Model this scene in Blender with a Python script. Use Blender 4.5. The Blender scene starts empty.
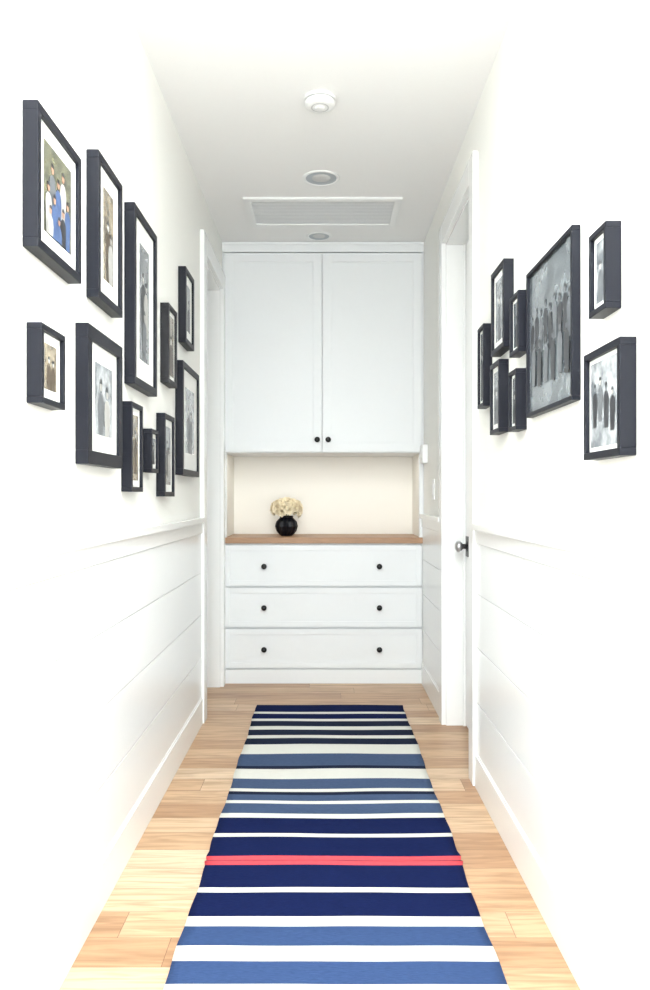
import bpy, bmesh, math, random
from mathutils import Vector, Matrix
random.seed(7)
S=bpy.context.scene
XL,XR=-0.64,0.615
H=2.745
YC=4.74   # cabinet front
YB=5.19   # back wall

def lin(c):
    def f(v):
        v/=255.0
        return v/12.92 if v<=0.04045 else ((v+0.055)/1.055)**2.4
    return (f(c[0]),f(c[1]),f(c[2]),1)

def mat(name,c,rough=0.5,bump=0,bscale=60,var=0,spec=0.5,metal=0,stretch=None,coat=0):
    m=bpy.data.materials.new(name); m.use_nodes=True
    nt=m.node_tree; b=nt.nodes['Principled BSDF']
    b.inputs['Roughness'].default_value=rough
    b.inputs['Metallic'].default_value=metal
    b.inputs['Specular IOR Level'].default_value=spec
    b.inputs['Coat Weight'].default_value=coat
    tc=nt.nodes.new('ShaderNodeTexCoord')
    mp=nt.nodes.new('ShaderNodeMapping'); nt.links.new(tc.outputs['Object'],mp.inputs[0])
    if stretch: mp.inputs['Scale'].default_value=stretch
    n=nt.nodes.new('ShaderNodeTexNoise'); n.inputs['Scale'].default_value=bscale
    n.inputs['Detail'].default_value=4
    nt.links.new(mp.outputs[0],n.inputs['Vector'])
    mx=nt.nodes.new('ShaderNodeMixRGB')
    l=lin(c)
    mx.inputs[1].default_value=tuple(v*(1-var) for v in l[:3])+(1,)
    mx.inputs[2].default_value=tuple(min(1,v*(1+var)) for v in l[:3])+(1,)
    nt.links.new(n.outputs['Fac'],mx.inputs[0])
    nt.links.new(mx.outputs[0],b.inputs['Base Color'])
    if bump:
        bp=nt.nodes.new('ShaderNodeBump'); bp.inputs['Strength'].default_value=bump
        bp.inputs['Distance'].default_value=0.002
        nt.links.new(n.outputs['Fac'],bp.inputs['Height']); nt.links.new(bp.outputs[0],b.inputs['Normal'])
    return m

M={}
M['wall']=mat('wall_paint',(245,245,240),0.6,0.08,120,0.01)
M['ceil']=mat('ceiling_paint',(244,245,244),0.8,0.08,120,0.01)
M['trim']=mat('trim_paint',(241,243,242),0.22,0.03,40,0.01)
M['cab']=mat('cabinet_paint',(233,237,238),0.4,0.03,40,0.01)
M['gap']=mat('gap_shadow',(205,207,207),0.8)
M['niche']=mat('niche_paint',(248,246,238),0.6,0.05,100,0.01)
M['black']=mat('black_metal',(14,14,18),0.35,metal=0.3)
M['vase']=mat('vase_glaze',(6,8,18),0.4,spec=0.25)
M['frame']=mat('frame_wood_black',(14,17,27),0.45,0.1,80,0.15,stretch=(1,1,6),spec=0.25)
M['frameB']=mat('frame_wood_dark',(24,25,29),0.5,0.1,80,0.15,spec=0.3)
M['mat']=mat('mat_board',(238,239,235),0.8,0.05,300,0.01)
M['chrome']=mat('satin_nickel',(205,207,210),0.3,metal=1)
M['plastic']=mat('white_plastic',(240,242,241),0.35)
M['grille']=mat('grille_paint',(236,239,240),0.5)
M['grilleback']=mat('grille_dark',(190,195,198),0.8)
M['lens']=mat('lamp_lens',(170,178,184),0.3)
M['petal']=mat('petal_cream',(242,230,200),0.6,0.1,50,0.12)
M['leaf']=mat('leaf_green',(150,150,95),0.6,0.1,50,0.2)
M['counter']=mat('counter_oak',(168,132,100),0.45,0.15,14,0.3,stretch=(1,12,12))

def floor_mat():
    m=bpy.data.materials.new('oak_planks'); m.use_nodes=True
    nt=m.node_tree; b=nt.nodes['Principled BSDF']; L=nt.links.new
    tc=nt.nodes.new('ShaderNodeTexCoord')
    sep=nt.nodes.new('ShaderNodeSeparateXYZ'); L(tc.outputs['Object'],sep.inputs[0])
    def mth(op,a,bv=None):
        n=nt.nodes.new('ShaderNodeMath'); n.operation=op
        if isinstance(a,(int,float)): n.inputs[0].default_value=a
        else: L(a,n.inputs[0])
        if bv is not None:
            if isinstance(bv,(int,float)): n.inputs[1].default_value=bv
            else: L(bv,n.inputs[1])
        return n.outputs[0]
    RH=0.125
    row=mth('FLOOR',mth('DIVIDE',sep.outputs[1],RH))
    wn=nt.nodes.new('ShaderNodeTexWhiteNoise'); wn.noise_dimensions='1D'; L(row,wn.inputs['W'])
    xs=mth('ADD',sep.outputs[0],mth('MULTIPLY',wn.outputs['Value'],3.7))
    cmb=nt.nodes.new('ShaderNodeCombineXYZ'); L(xs,cmb.inputs[0]); L(sep.outputs[1],cmb.inputs[1])
    br=nt.nodes.new('ShaderNodeTexBrick')
    br.offset=0.0; br.offset_frequency=2; br.squash=1
    br.inputs['Scale'].default_value=1
    br.inputs['Brick Width'].default_value=1.05
    br.inputs['Row Height'].default_value=RH
    br.inputs['Mortar Size'].default_value=0.0009
    br.inputs['Mortar Smooth'].default_value=0.2
    br.inputs['Bias'].default_value=0.0
    br.inputs['Color1'].default_value=(0,0,0,1)
    br.inputs['Color2'].default_value=(1,1,1,1)
    br.inputs['Mortar'].default_value=(0.5,0.5,0.5,1)
    L(cmb.outputs[0],br.inputs['Vector'])
    cr=nt.nodes.new('ShaderNodeValToRGB')
    e=cr.color_ramp.elements
    e[0].color=lin((174,136,102)); e[0].position=0
    e[1].color=lin((216,192,162)); e[1].position=1
    a=e.new(0.35); a.color=lin((190,154,118)); a=e.new(0.7); a.color=lin((201,169,134))
    L(br.outputs['Color'],cr.inputs[0])
    sc=nt.nodes.new('ShaderNodeVectorMath'); sc.operation='SCALE'; sc.inputs['Scale'].default_value=37
    L(br.outputs['Color'],sc.inputs[0])
    ad=nt.nodes.new('ShaderNodeVectorMath'); ad.operation='ADD'
    L(tc.outputs['Object'],ad.inputs[0]); L(sc.outputs[0],ad.inputs[1])
    mp=nt.nodes.new('ShaderNodeMapping'); mp.inputs['Scale'].default_value=(1.6,20,1)
    L(ad.outputs[0],mp.inputs[0])
    n=nt.nodes.new('ShaderNodeTexNoise'); n.inputs['Scale'].default_value=2.4; n.inputs['Detail'].default_value=9; n.inputs['Distortion'].default_value=0.9
    L(mp.outputs[0],n.inputs['Vector'])
    gr=nt.nodes.new('ShaderNodeValToRGB'); g=gr.color_ramp.elements
    g[0].position=0.32; g[0].color=(0.64,0.57,0.51,1); g[1].position=0.6; g[1].color=(1.05,1.05,1.05,1)
    L(n.outputs['Fac'],gr.inputs[0])
    mul=nt.nodes.new('ShaderNodeMixRGB'); mul.blend_type='MULTIPLY'; mul.inputs[0].default_value=0.85
    L(cr.outputs[0],mul.inputs[1]); L(gr.outputs[0],mul.inputs[2])
    mo=nt.nodes.new('ShaderNodeMixRGB'); mo.inputs[2].default_value=lin((112,78,52))
    L(br.outputs['Fac'],mo.inputs[0]); L(mul.outputs[0],mo.inputs[1])
    L(mo.outputs[0],b.inputs['Base Color'])
    b.inputs['Roughness'].default_value=0.36
    bp=nt.nodes.new('ShaderNodeBump'); bp.inputs['Strength'].default_value=0.3; bp.inputs['Distance'].default_value=0.001; bp.invert=True
    L(br.outputs['Fac'],bp.inputs['Height']); L(bp.outputs[0],b.inputs['Normal'])
    return m
M['floor']=floor_mat()

class B:
    def __init__(s,name,mats):
        s.name=name; s.mats=mats; s.bm=bmesh.new()
    def box(s,x0,x1,y0,y1,z0,z1,m=0):
        if x0>x1:x0,x1=x1,x0
        if y0>y1:y0,y1=y1,y0
        if z0>z1:z0,z1=z1,z0
        v=[s.bm.verts.new(p) for p in [(x0,y0,z0),(x1,y0,z0),(x1,y1,z0),(x0,y1,z0),(x0,y0,z1),(x1,y0,z1),(x1,y1,z1),(x0,y1,z1)]]
        for q in [(3,2,1,0),(4,5,6,7),(0,1,5,4),(1,2,6,5),(2,3,7,6),(3,0,4,7)]:
            f=s.bm.faces.new([v[i] for i in q]); f.material_index=m
    def poly(s,pts,m=0):
        f=s.bm.faces.new([s.bm.verts.new(p) for p in pts]); f.material_index=m; return f
    def lathe(s,prof,mx,seg=32,m=0,smooth=True):
        rings=[]
        for r,h in prof:
            if r<1e-6: rings.append([s.bm.verts.new(mx@Vector((0,0,h)))])
            else: rings.append([s.bm.verts.new(mx@Vector((r*math.cos(2*math.pi*i/seg),r*math.sin(2*math.pi*i/seg),h))) for i in range(seg)])
        for a,b in zip(rings,rings[1:]):
            for i in range(seg):
                j=(i+1)%seg
                if len(a)==1 and len(b)==1: continue
                if len(a)==1: f=s.bm.faces.new([a[0],b[j],b[i]])
                elif len(b)==1: f=s.bm.faces.new([a[i],a[j],b[0]])
                else: f=s.bm.faces.new([a[i],a[j],b[j],b[i]])
                f.material_index=m; f.smooth=smooth
    def done(s,parent=None,bevel=0,recalc=True):
        if recalc: bmesh.ops.recalc_face_normals(s.bm,faces=s.bm.faces)
        me=bpy.data.meshes.new(s.name); s.bm.to_mesh(me); s.bm.free()
        for k in s.mats: me.materials.append(M[k] if isinstance(k,str) else k)
        o=bpy.data.objects.new(s.name,me); S.collection.objects.link(o)
        if parent: o.parent=parent
        if bevel:
            md=o.modifiers.new('bevel','BEVEL'); md.width=bevel; md.segments=2; md.limit_method='ANGLE'
        return o
def empty(name):
    e=bpy.data.objects.new(name,None); S.collection.objects.link(e); return e

# ---------------- shell ----------------
Y0=-1.2
b=B('floor',['floor']); b.box(-0.80,0.80,Y0,YB+0.1,-0.05,0); b.done()
b=B('ceiling',['ceil'])
hx,hy0,hy1=0.45,0.1,1.6  # opening added out of view to let the overhead fill through
b.box(-0.80,0.80,Y0,hy0,H,H+0.1); b.box(-0.80,0.80,hy1,YB+0.1,H,H+0.1)
b.box(-0.80,-hx,hy0,hy1,H,H+0.1); b.box(hx,0.80,hy0,hy1,H,H+0.1)
b.done()
b=B('added_light_well',['ceil'])  # unseen shaft added above the opening to house the overhead fill
b.box(-hx-0.03,-hx,hy0,hy1,H+0.1,H+0.4); b.box(hx,hx+0.03,hy0,hy1,H+0.1,H+0.4)
b.box(-hx-0.03,hx+0.03,hy0-0.03,hy0,H+0.1,H+0.4); b.box(-hx-0.03,hx+0.03,hy1,hy1+0.03,H+0.1,H+0.4)
b.done()
LD0,LD1,LDT=3.99,4.64,2.43
RD0,RD1,RDT=3.14,3.867,2.45
b=B('wall_left',['wall'])
b.box(-0.80,XL,Y0,LD0,0,H); b.box(-0.80,XL,LD0,LD1,LDT,H); b.box(-0.80,XL,LD1,YB+0.1,0,H); b.done()
b=B('wall_right',['wall'])
b.box(XR,0.80,Y0,RD0,0,H); b.box(XR,0.80,RD0,RD1,RDT,H); b.box(XR,0.80,RD1,YB+0.1,0,H); b.done()
b=B('wall_back',['niche']); b.box(XL,XR,YB,YB+0.1,0,H); b.done()

def wains(name,side,y0,y1):
    X=XL if side<0 else XR
    s=1 if side<0 else -1
    b=B(name,['trim','gap'])
    g=0.0038
    zs=[0.13,0.34,0.56,0.775,0.975]
    b.box(X,X+s*0.0055,y0,y1,0.02,0.99,1)
    for a,c in zip(zs,zs[1:]):
        b.box(X+s*0.001,X+s*0.009,y0,y1,a+g/2,c-g/2)
    b.box(X+s*0.001,X+s*0.014,y0,y1,0.975,1.03)
    b.box(X+s*0.001,X+s*0.028,y0,y1,1.03,1.055)
    return b.done(bevel=0.001)
wains('trim_wainscot_left',-1,Y0,LD0-0.10)
wains('trim_wainscot_right',1,Y0,RD0-0.09)
wains('trim_wainscot_far_right',1,RD1+0.09,YC-0.003)
def base(name,side,y0,y1):
    X=XL if side<0 else XR; s=1 if side<0 else -1
    b=B(name,['trim']); b.box(X+s*0.001,X+s*0.015,y0,y1,0,0.13); b.box(X+s*0.001,X+s*0.011,y0,y1,0.13,0.14)
    b.done(bevel=0.0015)
base('baseboard_left',-1,Y0,LD0-0.10)
base('baseboard_right',1,Y0,RD0-0.09)
base('baseboard_far_right',1,RD1+0.09,YC-0.003)

def casing(name,side,y0,y1,zt,cw0,cw1,leafx):
    X=XL if side<0 else XR; s=1 if side<0 else -1
    b=B(name,['trim'])
    t=0.022
    b.box(X,X+s*t,y0-cw0,y0,0,zt+0.10); b.box(X,X+s*t,y1,y1+cw1,0,zt+0.10)
    b.box(X,X+s*t,y0,y1,zt,zt+0.10)
    o=-0.80 if side<0 else 0.80
    b.box(X,o,y0,y0+0.012,0,zt); b.box(X,o,y1-0.012,y1,0,zt); b.box(X,o,y0,y1,zt-0.012,zt)
    b.box(leafx+s*0.012,leafx,y1-0.024,y1-0.012,0,zt-0.012)
    b.box(leafx+s*0.012,leafx,y0+0.012,y0+0.024,0,zt-0.012)
    b.done(bevel=0.0015)
casing('trim_door_left',-1,LD0,LD1,LDT,0.10,0.09,-0.755)
casing('trim_door_right',1,RD0,RD1,RDT,0.09,0.09,0.712)
def door(name,side,y0,y1,zt,leafx,knoby):
    s=1 if side<0 else -1
    d=B(name,['trim'])
    xb=leafx-s*0.04; 
    ya,yb=y0+0.015,y1-0.015; z0,z1=0.008,zt-0.015
    d.box(xb,leafx-s*0.010,ya,yb,z0,z1)
    st=0.1
    d.box(leafx-s*0.010,leafx,ya,ya+st,z0,z1); d.box(leafx-s*0.010,leafx,yb-st,yb,z0,z1)
    for a,c in [(z0,0.22),(0.95,1.1),(z1-0.12,z1)]:
        d.box(leafx-s*0.010,leafx,ya+st,yb-st,a,c)
    o=d.done(bevel=0.001)
    k=B('door_knob',['chrome','black'])
    rot=Matrix.Translation((leafx,knoby,0.915))@Matrix.Rotation(math.radians(90)*s,4,'Y')
    k.lathe([(0,0),(0.034,0),(0.034,0.008),(0.026,0.012),(0.013,0.014),(0.012,0.030)],rot,24,1)
    k.lathe([(0.012,0.030),(0.022,0.036),(0.029,0.048),(0.026,0.060),(0.014,0.067),(0,0.069)],rot,24,0)
    k.box(leafx,leafx+s*0.010,knoby-0.03,knoby+0.03,0.865,0.965,1)
    ko=k.done(parent=o)
    return o
door('door_1',1,RD0,RD1,RDT,0.712,3.765)
door('door_2',-1,LD0,LD1,LDT,-0.755,4.08)

# ---------------- built-in cabinets ----------------
cab=empty('wall_cabinet'); low=empty('drawer_cabinet')
px=YC/760.0
def cz(py): return 1.16+(497-py)*px
x0,x1=XL+0.001,XR-0.001
UB=cz(453); LT=0.908
b=B('upper_carcass',['cab','gap'])
b.box(x0,x1,YC+0.004,YB-0.002,UB,H-0.001)
b.box(x0,x1,YC-0.020,YC+0.004,cz(253),H-0.001)
b.box(x0,x1,YC-0.026,YC-0.020,H-0.018,H-0.001)
b.box(x0,x0+0.010,YC-0.018,YC+0.004,UB,cz(253)); b.box(x1-0.010,x1,YC-0.018,YC+0.004,UB,cz(253))
b.done(parent=cab,bevel=0.0015)
def shaker(name,xa,xb,za,zb,st,rl=None,par=cab,rec=0.009):
    rl=rl or st
    b=B(name,['cab'])
    b.box(xa+0.002,xb-0.002,YC-0.020+rec,YC+0.003,za+0.002,zb-0.002)
    b.box(xa,xa+st,YC-0.020,YC-0.004,za,zb); b.box(xb-st,xb,YC-0.020,YC-0.004,za,zb)
    b.box(xa+st,xb-st,YC-0.020,YC-0.004,za,za+rl); b.box(xa+st,xb-st,YC-0.020,YC-0.004,zb-rl,zb)
    b.done(parent=par,bevel=0.0012)
xm=-0.018
shaker('cabinet_door_left',x0+0.012,xm-0.002,UB+0.006,cz(254),0.055)
shaker('cabinet_door_right',xm+0.002,x1-0.012,UB+0.006,cz(254),0.055)
b=B('lower_carcass',['cab','gap'])
b.box(x0,x1,YC+0.004,YB-0.002,0.0,LT-0.035)
b.box(x0,x1,YC-0.016,YC+0.004,0.0,cz(669))
b.box(x0,x0+0.010,YC-0.018,YC+0.004,cz(669),LT-0.035); b.box(x1-0.010,x1,YC-0.018,YC+0.004,cz(669),LT-0.035)
b.done(parent=low,bevel=0.0015)
for i,(a,c) in enumerate([(545,585.5),(587.5,626.5),(628.5,667.5)]):
    shaker('drawer_%d'%(i+1),x0+0.012,x1-0.012,cz(c),cz(a),0.034,0.034,par=low,rec=0.006)
b=B('countertop',['counter']); b.box(x0,x1,YC-0.028,YB-0.002,LT-0.036,LT); b.done(parent=low,bevel=0.002)
for nm,s in (('trim_niche_left',1),('trim_niche_right',-1)):
    X=x0 if s>0 else x1
    b=B(nm,['cab','niche'])
    b.box(X,X+s*0.026,YC-0.012,YC+0.03,LT+0.0005,UB-0.0005)
    b.box(X,X+s*0.018,YC+0.03,YB-0.002,LT+0.0005,UB-0.0005,1)
    b.done(bevel=0.001)
bu=B('door_knobs',['black']); bl_=B('drawer_knobs',['black'])
def kn(b,x,z):
    mx=Matrix.Translation((x,YC-0.020,z))@Matrix.Rotation(math.radians(90),4,'X')
    b.lathe([(0,0),(0.010,0),(0.007,0.004),(0.006,0.012),(0.013,0.017),(0.0175,0.022),(0.016,0.028),(0.008,0.031),(0,0.032)],mx,20)
for xx in (317.3,328.2): kn(bu,(xx-325)*px,cz(440))
for yy in (566,607,648.5):
    for xx in (264.5,379): kn(bl_,(xx-325)*px,cz(yy))
bu.done(parent=cab); bl_.done(parent=low)

# ---------------- vase ----------------
va=empty('flower_vase')
vx,vy=-0.250,4.93
b=B('vase',['vase'])
prof=[(0,0),(0.036,0),(0.042,0.004),(0.064,0.03),(0.074,0.062),(0.067,0.092),(0.048,0.112),(0.042,0.118),(0.045,0.130),(0.039,0.130),(0.034,0.118),(0.034,0.06),(0,0.05)]
seg=24; rings=[]
for r,h in prof:
    if r==0: rings.append([b.bm.verts.new((vx,vy,LT+h+0.0005))]); continue
    ring=[]
    for i in range(seg):
        rr=r*(1.0 if i%2==0 else 0.90) if 0.02<h<0.105 and r>0.035 else r
        a=2*math.pi*i/seg; ring.append(b.bm.verts.new((vx+rr*math.cos(a),vy+rr*math.sin(a),LT+h+0.0005)))
    rings.append(ring)
for r1,r2 in zip(rings,rings[1:]):
    for i in range(seg):
        j=(i+1)%seg
        if len(r1)==1: b.bm.faces.new([r1[0],r2[j],r2[i]])
        elif len(r2)==1: b.bm.faces.new([r1[i],r1[j],r2[0]])
        else: b.bm.faces.new([r1[i],r1[j],r2[j],r2[i]])
b.done(parent=va)
b=B('blossoms',['petal','leaf'])
def petal(c,ax,ang,r,tilt,w):
    q=Vector((0,0,1)).rotation_difference(ax).to_matrix()
    n=4; grid=[]
    for i in range(n+1):
        t=i/n; row=[]
        for j in range(-2,3):
            wv=w*math.sin(math.pi*(0.18+0.7*t))*j/2
            th=tilt*t
            rad=r*0.15+r*t*math.sin(th+0.25); hh=r*t*math.cos(th*0.8)+abs(j)**2*0.0006
            p=Vector((rad,wv,hh)); 
            p=Matrix.Rotation(ang,3,'Z')@p
            row.append(b.bm.verts.new(c+q@p))
        grid.append(row)
    for i in range(n):
        for j in range(4):
            f=b.bm.faces.new([grid[i][j],grid[i+1][j],grid[i+1][j+1],grid[i][j+1]]); f.smooth=True
for i in range(30):
    a=i*2.399
    th=math.acos(1-(i+0.5)/30*1.3)
    d=Vector((math.sin(th)*math.cos(a),math.sin(th)*math.sin(a),math.cos(th)))
    c=Vector((vx+0.002,vy,LT+0.170))+Vector((d.x*0.088,d.y*0.058,d.z*0.062))
    R=random.uniform(0.027,0.036)
    for ringi,(k,tl,rs) in enumerate([(4,0.2,0.7),(6,0.7,0.9),(7,1.3,1.0)]):
        for kk in range(k):
            petal(c-d*0.01,d,kk*2*math.pi/k+ringi*0.5+a,R*rs,tl,R*0.5)
for i in range(7):
    a=i*0.9+0.3
    d=Vector((math.cos(a),math.sin(a),0.25)).normalized(); s2=Vector((-math.sin(a),math.cos(a),0))
    c=Vector((vx,vy,LT+0.136))
    pts=[c+d*0.02,c+d*0.05+s2*0.014+Vector((0,0,.006)),c+d*0.08-Vector((0,0,.002)),c+d*0.05-s2*0.014+Vector((0,0,.006))]
    b.poly(pts,1)
b.lathe([(0.004,0.06),(0.004,0.16)],Matrix.Translation((vx,vy,LT)),8,1)
b.lathe([(0.004,0.06),(0.004,0.16)],Matrix.Translation((vx+0.012,vy+0.008,LT)),8,1)
b.done(parent=va,recalc=False)

# ---------------- rug ----------------
cols={'N':(19,29,68),'D':(32,39,58),'S':(68,84,112),'B':(54,74,112),'W':(212,212,204),'C':(212,80,88)}
keys=list(cols)
for k in keys: M['rug'+k]=mat('rug_'+k,cols[k],0.95,0.7,110,0.3 if k!='W' else 0.08,spec=0.05,stretch=(0.5,2.6,1))
seq=[(706,'N'),(713,'W'),(715,'N'),(720,'W'),(722.3,'D'),(727.5,'W'),(731,'D'),(736.5,'W'),(739.5,'D'),(745.5,'W'),(755,'S'),(767,'D'),(770,'W'),(780,'S'),(790,'W'),(793,'D'),(796,'S'),(802,'W'),(805,'S'),(815,'W'),(819.5,'N'),(835,'W'),(838.5,'N'),(857.5,'C'),(861.8,'D'),(862.3,'C'),(866.5,'N'),(889,'W'),(894,'N'),(918,'W'),(928,'B'),(947.5,'W'),(963,'B'),(986,'W')]
ys=[(881.6/(p-497),k) for p,k in seq]
ys+= [(1.76,'N'),(1.69,'W'),(1.67,'S'),(1.60,'W'),(1.57,'N'),(1.48,'C'),(1.46,'N'),(1.38,'W'),(1.33,'S'),(1.25,'W'),(1.22,'N'),(1.14,'W'),(1.12,'N'),(1.05,None)]
b=B('striped_runner_rug',['rug'+k for k in keys])
NX=24; ra,rb=-0.377,0.430
def rows(y,k,idx):
    wob=0.003*math.sin(y*9)+0.0015*math.sin(y*31+1)
    wob2=0.003*math.sin(y*7+2)+0.0015*math.sin(y*27)
    ext=0.006 if k=='C' else 0
    A,Bx=ra+wob-ext,rb+wob2+ext
    r=[]
    for i in range(NX+1):
        t=i/NX; x=A+(Bx-A)*t
        dy=0.0020*math.sin(t*6+y*3)+0.0006*math.sin(t*17+idx)
        z=0.008+0.0012*math.sin(x*9+y*6)
        r.append(b.bm.verts.new((x,y-0.006+dy,z)))
    return r
idx=0; allrows=[]
for (y,k),(yn,kn2) in zip(ys,ys[1:]):
    n=max(1,int((y-yn)/0.03))
    for s_ in range(n):
        allrows.append((y+(yn-y)*s_/n,k,idx))
    idx+=1
allrows.append((ys[-1][0],None,idx))
vr=[rows(y,k,i) for y,k,i in allrows]
for (r1,(y,k,i)),r2 in zip(zip(vr,allrows),vr[1:]):
    for j in range(NX):
        f=b.bm.faces.new([r1[j],r2[j],r2[j+1],r1[j+1]]); f.material_index=keys.index(k); f.smooth=True
bmesh.ops.recalc_face_normals(b.bm,faces=b.bm.faces)
b.bm.faces.ensure_lookup_table()
if b.bm.faces[0].normal.z<0: bmesh.ops.reverse_faces(b.bm,faces=b.bm.faces)
o=b.done(recalc=False)
sd=o.modifiers.new('sol','SOLIDIFY'); sd.thickness=0.0062; sd.offset=-1

# ---------------- ceiling things ----------------
def down(x,y): return Matrix.Translation((x,y,H))@Matrix.Rotation(math.pi,4,'X')
b=B('smoke_detector',['plastic','gap'])
b.lathe([(0,0),(0.064,0),(0.064,0.010),(0.060,0.012)],down(-0.02,3.02),48)
b.lathe([(0.058,0.012),(0.058,0.016)],down(-0.02,3.02),48,1)
b.lathe([(0.060,0.016),(0.061,0.018),(0.060,0.028),(0.055,0.034),(0.040,0.038),(0.020,0.039)],down(-0.02,3.02),48)
b.lathe([(0.020,0.039),(0.020,0.042),(0.016,0.044),(0,0.044)],down(-0.02,3.02),32)
b.lathe([(0.030,0.0388),(0.033,0.0392),(0.036,0.0386)],down(-0.02,3.02),48,1)
b.done()
for (x,y,r) in [(-0.019,3.776,0.093),(-0.036,4.615,0.075)]:
    b=B('recessed_downlight',['plastic','lens','gap'])
    b.lathe([(r,0),(r,0.004),(r*0.97,0.007),(r*0.86,0.006),(r*0.82,0.003)],down(x,y),40,0)
    b.lathe([(r*0.82,0.003),(r*0.6,0.0015),(r*0.5,0.001)],down(x,y),40,1)
    b.lathe([(r*0.5,0.001),(r*0.46,0.003),(r*0.25,0.005),(0,0.006)],down(x,y),40,2)
    b.done()
b=B('return_air_vent',['plastic','grille','grilleback'])
ax,bx,ay,by=-0.435,0.410,4.015,4.43
t=0.038; zc=H
b.box(ax,bx,ay,ay+t,zc-0.012,zc); b.box(ax,bx,by-t,by,zc-0.012,zc)
b.box(ax,ax+t,ay+t,by-t,zc-0.012,zc); b.box(bx-t,bx,ay+t,by-t,zc-0.012,zc)
b.box(ax+t,bx-t,ay+t,by-t,zc-0.002,zc,2)
n=16
for i in range(n):
    yy=ay+t+(by-ay-2*t)*(i+0.5)/n
    b.box(ax+t,bx-t,yy-0.0065,yy+0.0065,zc-0.0065,zc-0.0045,1)
b.done()

b=B('light_switch',['plastic'])
b.box(XR-0.006,XR,4.255,4.325,1.145,1.26); b.box(XR-0.010,XR-0.006,4.273,4.307,1.170,1.235); b.done(bevel=0.0015)
b=B('wall_thermostat',['plastic','gap'])
b.box(XR-0.030,XR,4.55,4.66,1.365,1.475); b.box(XR-0.034,XR-0.030,4.565,4.645,1.40,1.465); b.done(bevel=0.003)

# ---------------- picture frames ----------------
def pm(name,c1,c2,scale):
    m=bpy.data.materials.new(name); m.use_nodes=True
    nt=m.node_tree; p=nt.nodes['Principled BSDF']
    tc=nt.nodes.new('ShaderNodeTexCoord'); n=nt.nodes.new('ShaderNodeTexNoise'); n.inputs['Scale'].default_value=scale; n.inputs['Detail'].default_value=8
    nt.links.new(tc.outputs['Object'],n.inputs['Vector'])
    r=nt.nodes.new('ShaderNodeValToRGB'); r.color_ramp.elements[0].position=0.38; r.color_ramp.elements[1].position=0.62
    r.color_ramp.elements[0].color=lin(c1); r.color_ramp.elements[1].color=lin(c2)
    nt.links.new(n.outputs['Fac'],r.inputs[0]); nt.links.new(r.outputs[0],p.inputs['Base Color'])
    p.inputs['Roughness'].default_value=0.2
    p.inputs['Coat Weight'].default_value=0.6; p.inputs['Coat Roughness'].default_value=0.08
    return m
M['pg']=pm('photo_grey',(60,66,72),(140,144,147),30)
M['pd']=pm('photo_dark_grey',(66,74,80),(118,126,130),14)
M['ps']=pm('photo_sepia',(98,88,72),(166,154,130),28)
M['pl']=pm('photo_light',(100,106,112),(180,184,187),20)
M['pc']=pm('photo_colour',(58,62,50),(112,112,86),34)
M['fd']=mat('print_dark',(38,40,45),0.3,var=0.5,bscale=50)
M['fg']=mat('print_grey',(92,96,100),0.3,var=0.4,bscale=50)
M['fl']=mat('print_light',(168,167,163),0.3,var=0.25,bscale=50)
M['fb']=mat('print_blue',(66,88,128),0.3,var=0.4,bscale=50)
M['fk']=mat('print_skin',(172,134,112),0.3,var=0.2,bscale=60)
M['fs']=mat('print_sepia',(72,60,46),0.3,var=0.3,bscale=50)
FM=['frame','mat','pg','pd','ps','pl','pc','fd','fg','fl','fb','fk','fs']
def frame(side,y0,y1,z0,z1,bar=0.022,mt=0.05,photo='pg',people=(),depth=0.034,fm='frame'):
    mats=[fm]+FM[1:]
    b=B('picture_frame',mats)
    W,Hh=y1-y0,z1-z0
    def P(u,v,w):
        return (XL+w,y0+u,z0+v) if side<0 else (XR-w,y1-u,z0+v)
    def bx_(u0,u1,v0,v1,w0,w1,m):
        p,q=P(u0,v0,w0),P(u1,v1,w1); b.box(p[0],q[0],p[1],q[1],p[2],q[2],m)
    bx_(0,W,0,bar,0.0005,depth,0); bx_(0,W,Hh-bar,Hh,0.0005,depth,0)
    bx_(0,bar,bar,Hh-bar,0.0005,depth,0); bx_(W-bar,W,bar,Hh-bar,0.0005,depth,0)
    bx_(bar,W-bar,bar,Hh-bar,0.002,depth-0.0085,1)
    w=depth-0.008
    mu=bar+mt; mv=bar+mt
    if mt==0: mu=mv=bar+0.001
    mi=FM.index(photo)
    pw,ph=W-2*mu,Hh-2*mv
    b.poly([P(mu,mv,w),P(W-mu,mv,w),P(W-mu,Hh-mv,w),P(mu,Hh-mv,w)],mi)
    lay=0
    for (u,v,s,bk,hk) in people:
        lay+=1; ww=w+0.0003*lay
        cu,cv=mu+u*pw,mv+v*ph; s=s*ph
        def cl(a,c): return (min(max(a,mu),W-mu),min(max(c,mv),Hh-mv))
        body=[(-.42,-9),(-.55,-2.4),(-.60,-1.6),(-.50,-0.95),(-.30,-.66),(-.13,-.55),(.13,-.55),(.30,-.66),(.50,-0.95),(.60,-1.6),(.55,-2.4),(.42,-9)]
        pts=[]
        for a,c in body:
            yy=cv+c*s*1.15 if c>-8 else cv-5.5*s
            pts.append(P(*cl(cu+a*s*1.6,yy),ww))
        q=[]
        for p in pts:
            if not q or (Vector(p)-Vector(q[-1])).length>1e-5: q.append(p)
        if len(q)>2: b.poly(q,FM.index(bk))
        hp=[P(*cl(cu+0.38*s*math.cos(t*math.pi/6),cv+0.52*s*math.sin(t*math.pi/6)),ww+0.0001) for t in range(12)]
        b.poly(hp,FM.index(hk))
        hp=[P(*cl(cu+0.42*s*math.cos(t*math.pi/8),cv+0.14*s+0.48*s*math.sin(t*math.pi/8)),ww+0.0002) for t in range(9)]
        b.poly(hp,FM.index('fd' if hk!='fs' else 'fs'))
    return b.done(bevel=0.0012)
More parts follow.
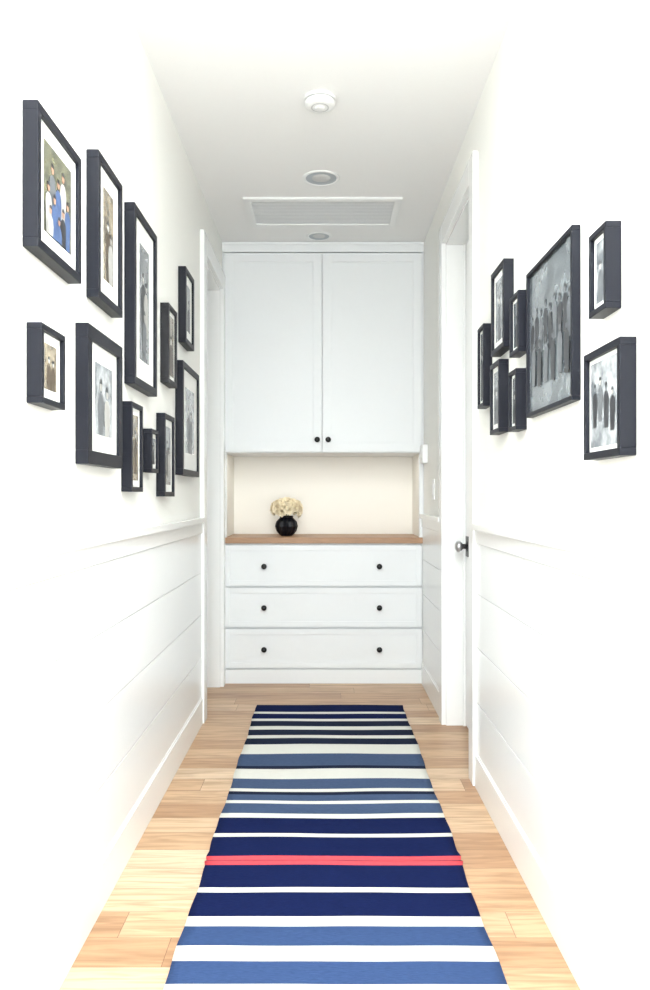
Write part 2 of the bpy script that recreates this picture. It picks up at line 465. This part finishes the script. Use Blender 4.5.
# left wall
frame(-1,1.605,1.892,1.69,2.00,0.020,0.034,'pc',[(.3,.76,.11,'fg','fk'),(.68,.8,.11,'fl','fk'),(.5,.66,.10,'fb','fk'),(.15,.52,.10,'fl','fk'),(.84,.52,.10,'fb','fk'),(.35,.44,.10,'fb','fk'),(.66,.38,.10,'fd','fk'),(.2,.28,.09,'fl','fk'),(.5,.24,.09,'fb','fk')])
frame(-1,2.035,2.276,1.696,2.092,0.022,0.048,'ps',[(.45,.62,.11,'fs','fl'),(.7,.5,.10,'fl','fl')])
frame(-1,2.42,2.745,1.522,2.10,0.026,0.070,'pg',[(.38,.72,.08,'fd','fl'),(.68,.66,.08,'fl','fl'),(.5,.4,.08,'fg','fl')])
frame(-1,1.946,2.276,1.245,1.607,0.036,0.048,'pl',[(.32,.70,.16,'fg','fl'),(.68,.62,.15,'fl','fl')])
frame(-1,1.627,1.775,1.362,1.535,0.014,0.022,'ps',[(.35,.65,.14,'fs','fl'),(.68,.6,.14,'fs','fl')])
frame(-1,2.384,2.533,1.177,1.461,0.015,0.022,'ps',[(.5,.7,.11,'fs','fl')])
frame(-1,2.66,2.77,1.247,1.40,0.014,0.016,'pg',[(.5,.65,.16,'fd','fl')])
frame(-1,2.878,3.065,1.162,1.479,0.018,0.028,'pg',[(.4,.7,.1,'fd','fl'),(.7,.6,.1,'fl','fl')])
frame(-1,2.948,3.117,1.605,1.915,0.018,0.018,'ps',[(.5,.6,.12,'fs','fl')],fm='frameB')
frame(-1,3.309,3.523,1.835,2.166,0.022,0.042,'pg',[(.5,.6,.16,'fd','fl')])
frame(-1,3.243,3.664,1.255,1.745,0.026,0.075,'pl',[(.35,.65,.12,'fd','fl'),(.65,.6,.12,'fg','fl')])
# right wall
frame(1,1.826,2.243,1.393,1.815,0.012,0,'pd',[(.08,.66,.05,'fd','fg'),(.19,.70,.05,'fd','fg'),(.30,.67,.05,'fg','fg'),(.41,.71,.05,'fd','fg'),(.52,.66,.05,'fd','fg'),(.63,.70,.05,'fg','fg'),(.74,.67,.05,'fd','fg'),(.85,.70,.05,'fd','fg'),(.94,.65,.05,'fg','fg'),(.13,.48,.055,'fg','fg'),(.28,.46,.055,'fd','fg'),(.44,.47,.055,'fg','fg'),(.60,.46,.055,'fd','fg'),(.76,.48,.055,'fg','fg'),(.9,.46,.055,'fd','fg')],depth=0.022)
frame(1,1.574,1.676,1.552,1.733,0.013,0.012,'pl',[(.5,.6,.13,'fg','fl')],depth=0.034)
frame(1,1.498,1.709,1.242,1.477,0.016,0.010,'pl',[(.16,.70,.085,'fd','fg'),(.36,.76,.085,'fg','fl'),(.58,.68,.085,'fd','fg'),(.80,.6,.08,'fd','fl')])
frame(1,2.473,2.663,1.65,1.937,0.018,0.022,'pl',[(.5,.65,.13,'fg','fl')])
frame(1,2.285,2.396,1.598,1.784,0.014,0.010,'pd',[(.5,.6,.16,'fd','fg')])
frame(1,2.79,2.90,1.495,1.798,0.014,0.012,'pg',[(.5,.65,.11,'fd','fl')])
frame(1,2.54,2.68,1.378,1.622,0.015,0.018,'pl',[(.5,.6,.13,'fg','fl')])
frame(1,2.314,2.409,1.366,1.553,0.013,0.010,'pg',[(.5,.6,.16,'fd','fl')])

# ---------------- light ----------------
w=bpy.data.worlds.new('World'); S.world=w; w.use_nodes=True
bg=w.node_tree.nodes['Background']; bg.inputs[0].default_value=(0.95,0.975,1,1); bg.inputs[1].default_value=1.2
def area(name,loc,rot,sx,sy,e,c=(1,1,1)):
    l=bpy.data.lights.new(name,'AREA'); l.shape='RECTANGLE'; l.size=sx; l.size_y=sy; l.energy=e; l.color=c
    o=bpy.data.objects.new(name,l); o.location=loc; o.rotation_euler=rot; S.collection.objects.link(o)
area('overhead_fill',(0,0.85,H+0.38),(0,0,0),0.86,1.44,98,(0.95,0.98,1))  # added overhead fill, out of view, brightens near walls and floor
area('rear_fill',(0,-1.15,1.45),(math.radians(90),0,0),1.2,2.3,76,(0.94,0.972,1))  # added fill behind the camera, no window is modelled there
area('niche_fill',(-0.01,YC+0.06,UB-0.006),(0,0,0),1.1,0.03,1.4,(1,0.985,0.94))  # added fill strip, unseen fixture, lifts the dim niche

cd=bpy.data.cameras.new('Camera'); cam=bpy.data.objects.new('Camera',cd); S.collection.objects.link(cam)
cam.location=(0,0,1.16); cam.rotation_euler=(math.radians(90),0,0)
cd.sensor_fit='VERTICAL'; cd.sensor_height=36; cd.lens=760/990*36; cd.shift_y=2/990; cd.clip_start=0.05
S.camera=cam
S.view_settings.view_transform='Standard'
S.view_settings.exposure=0.12
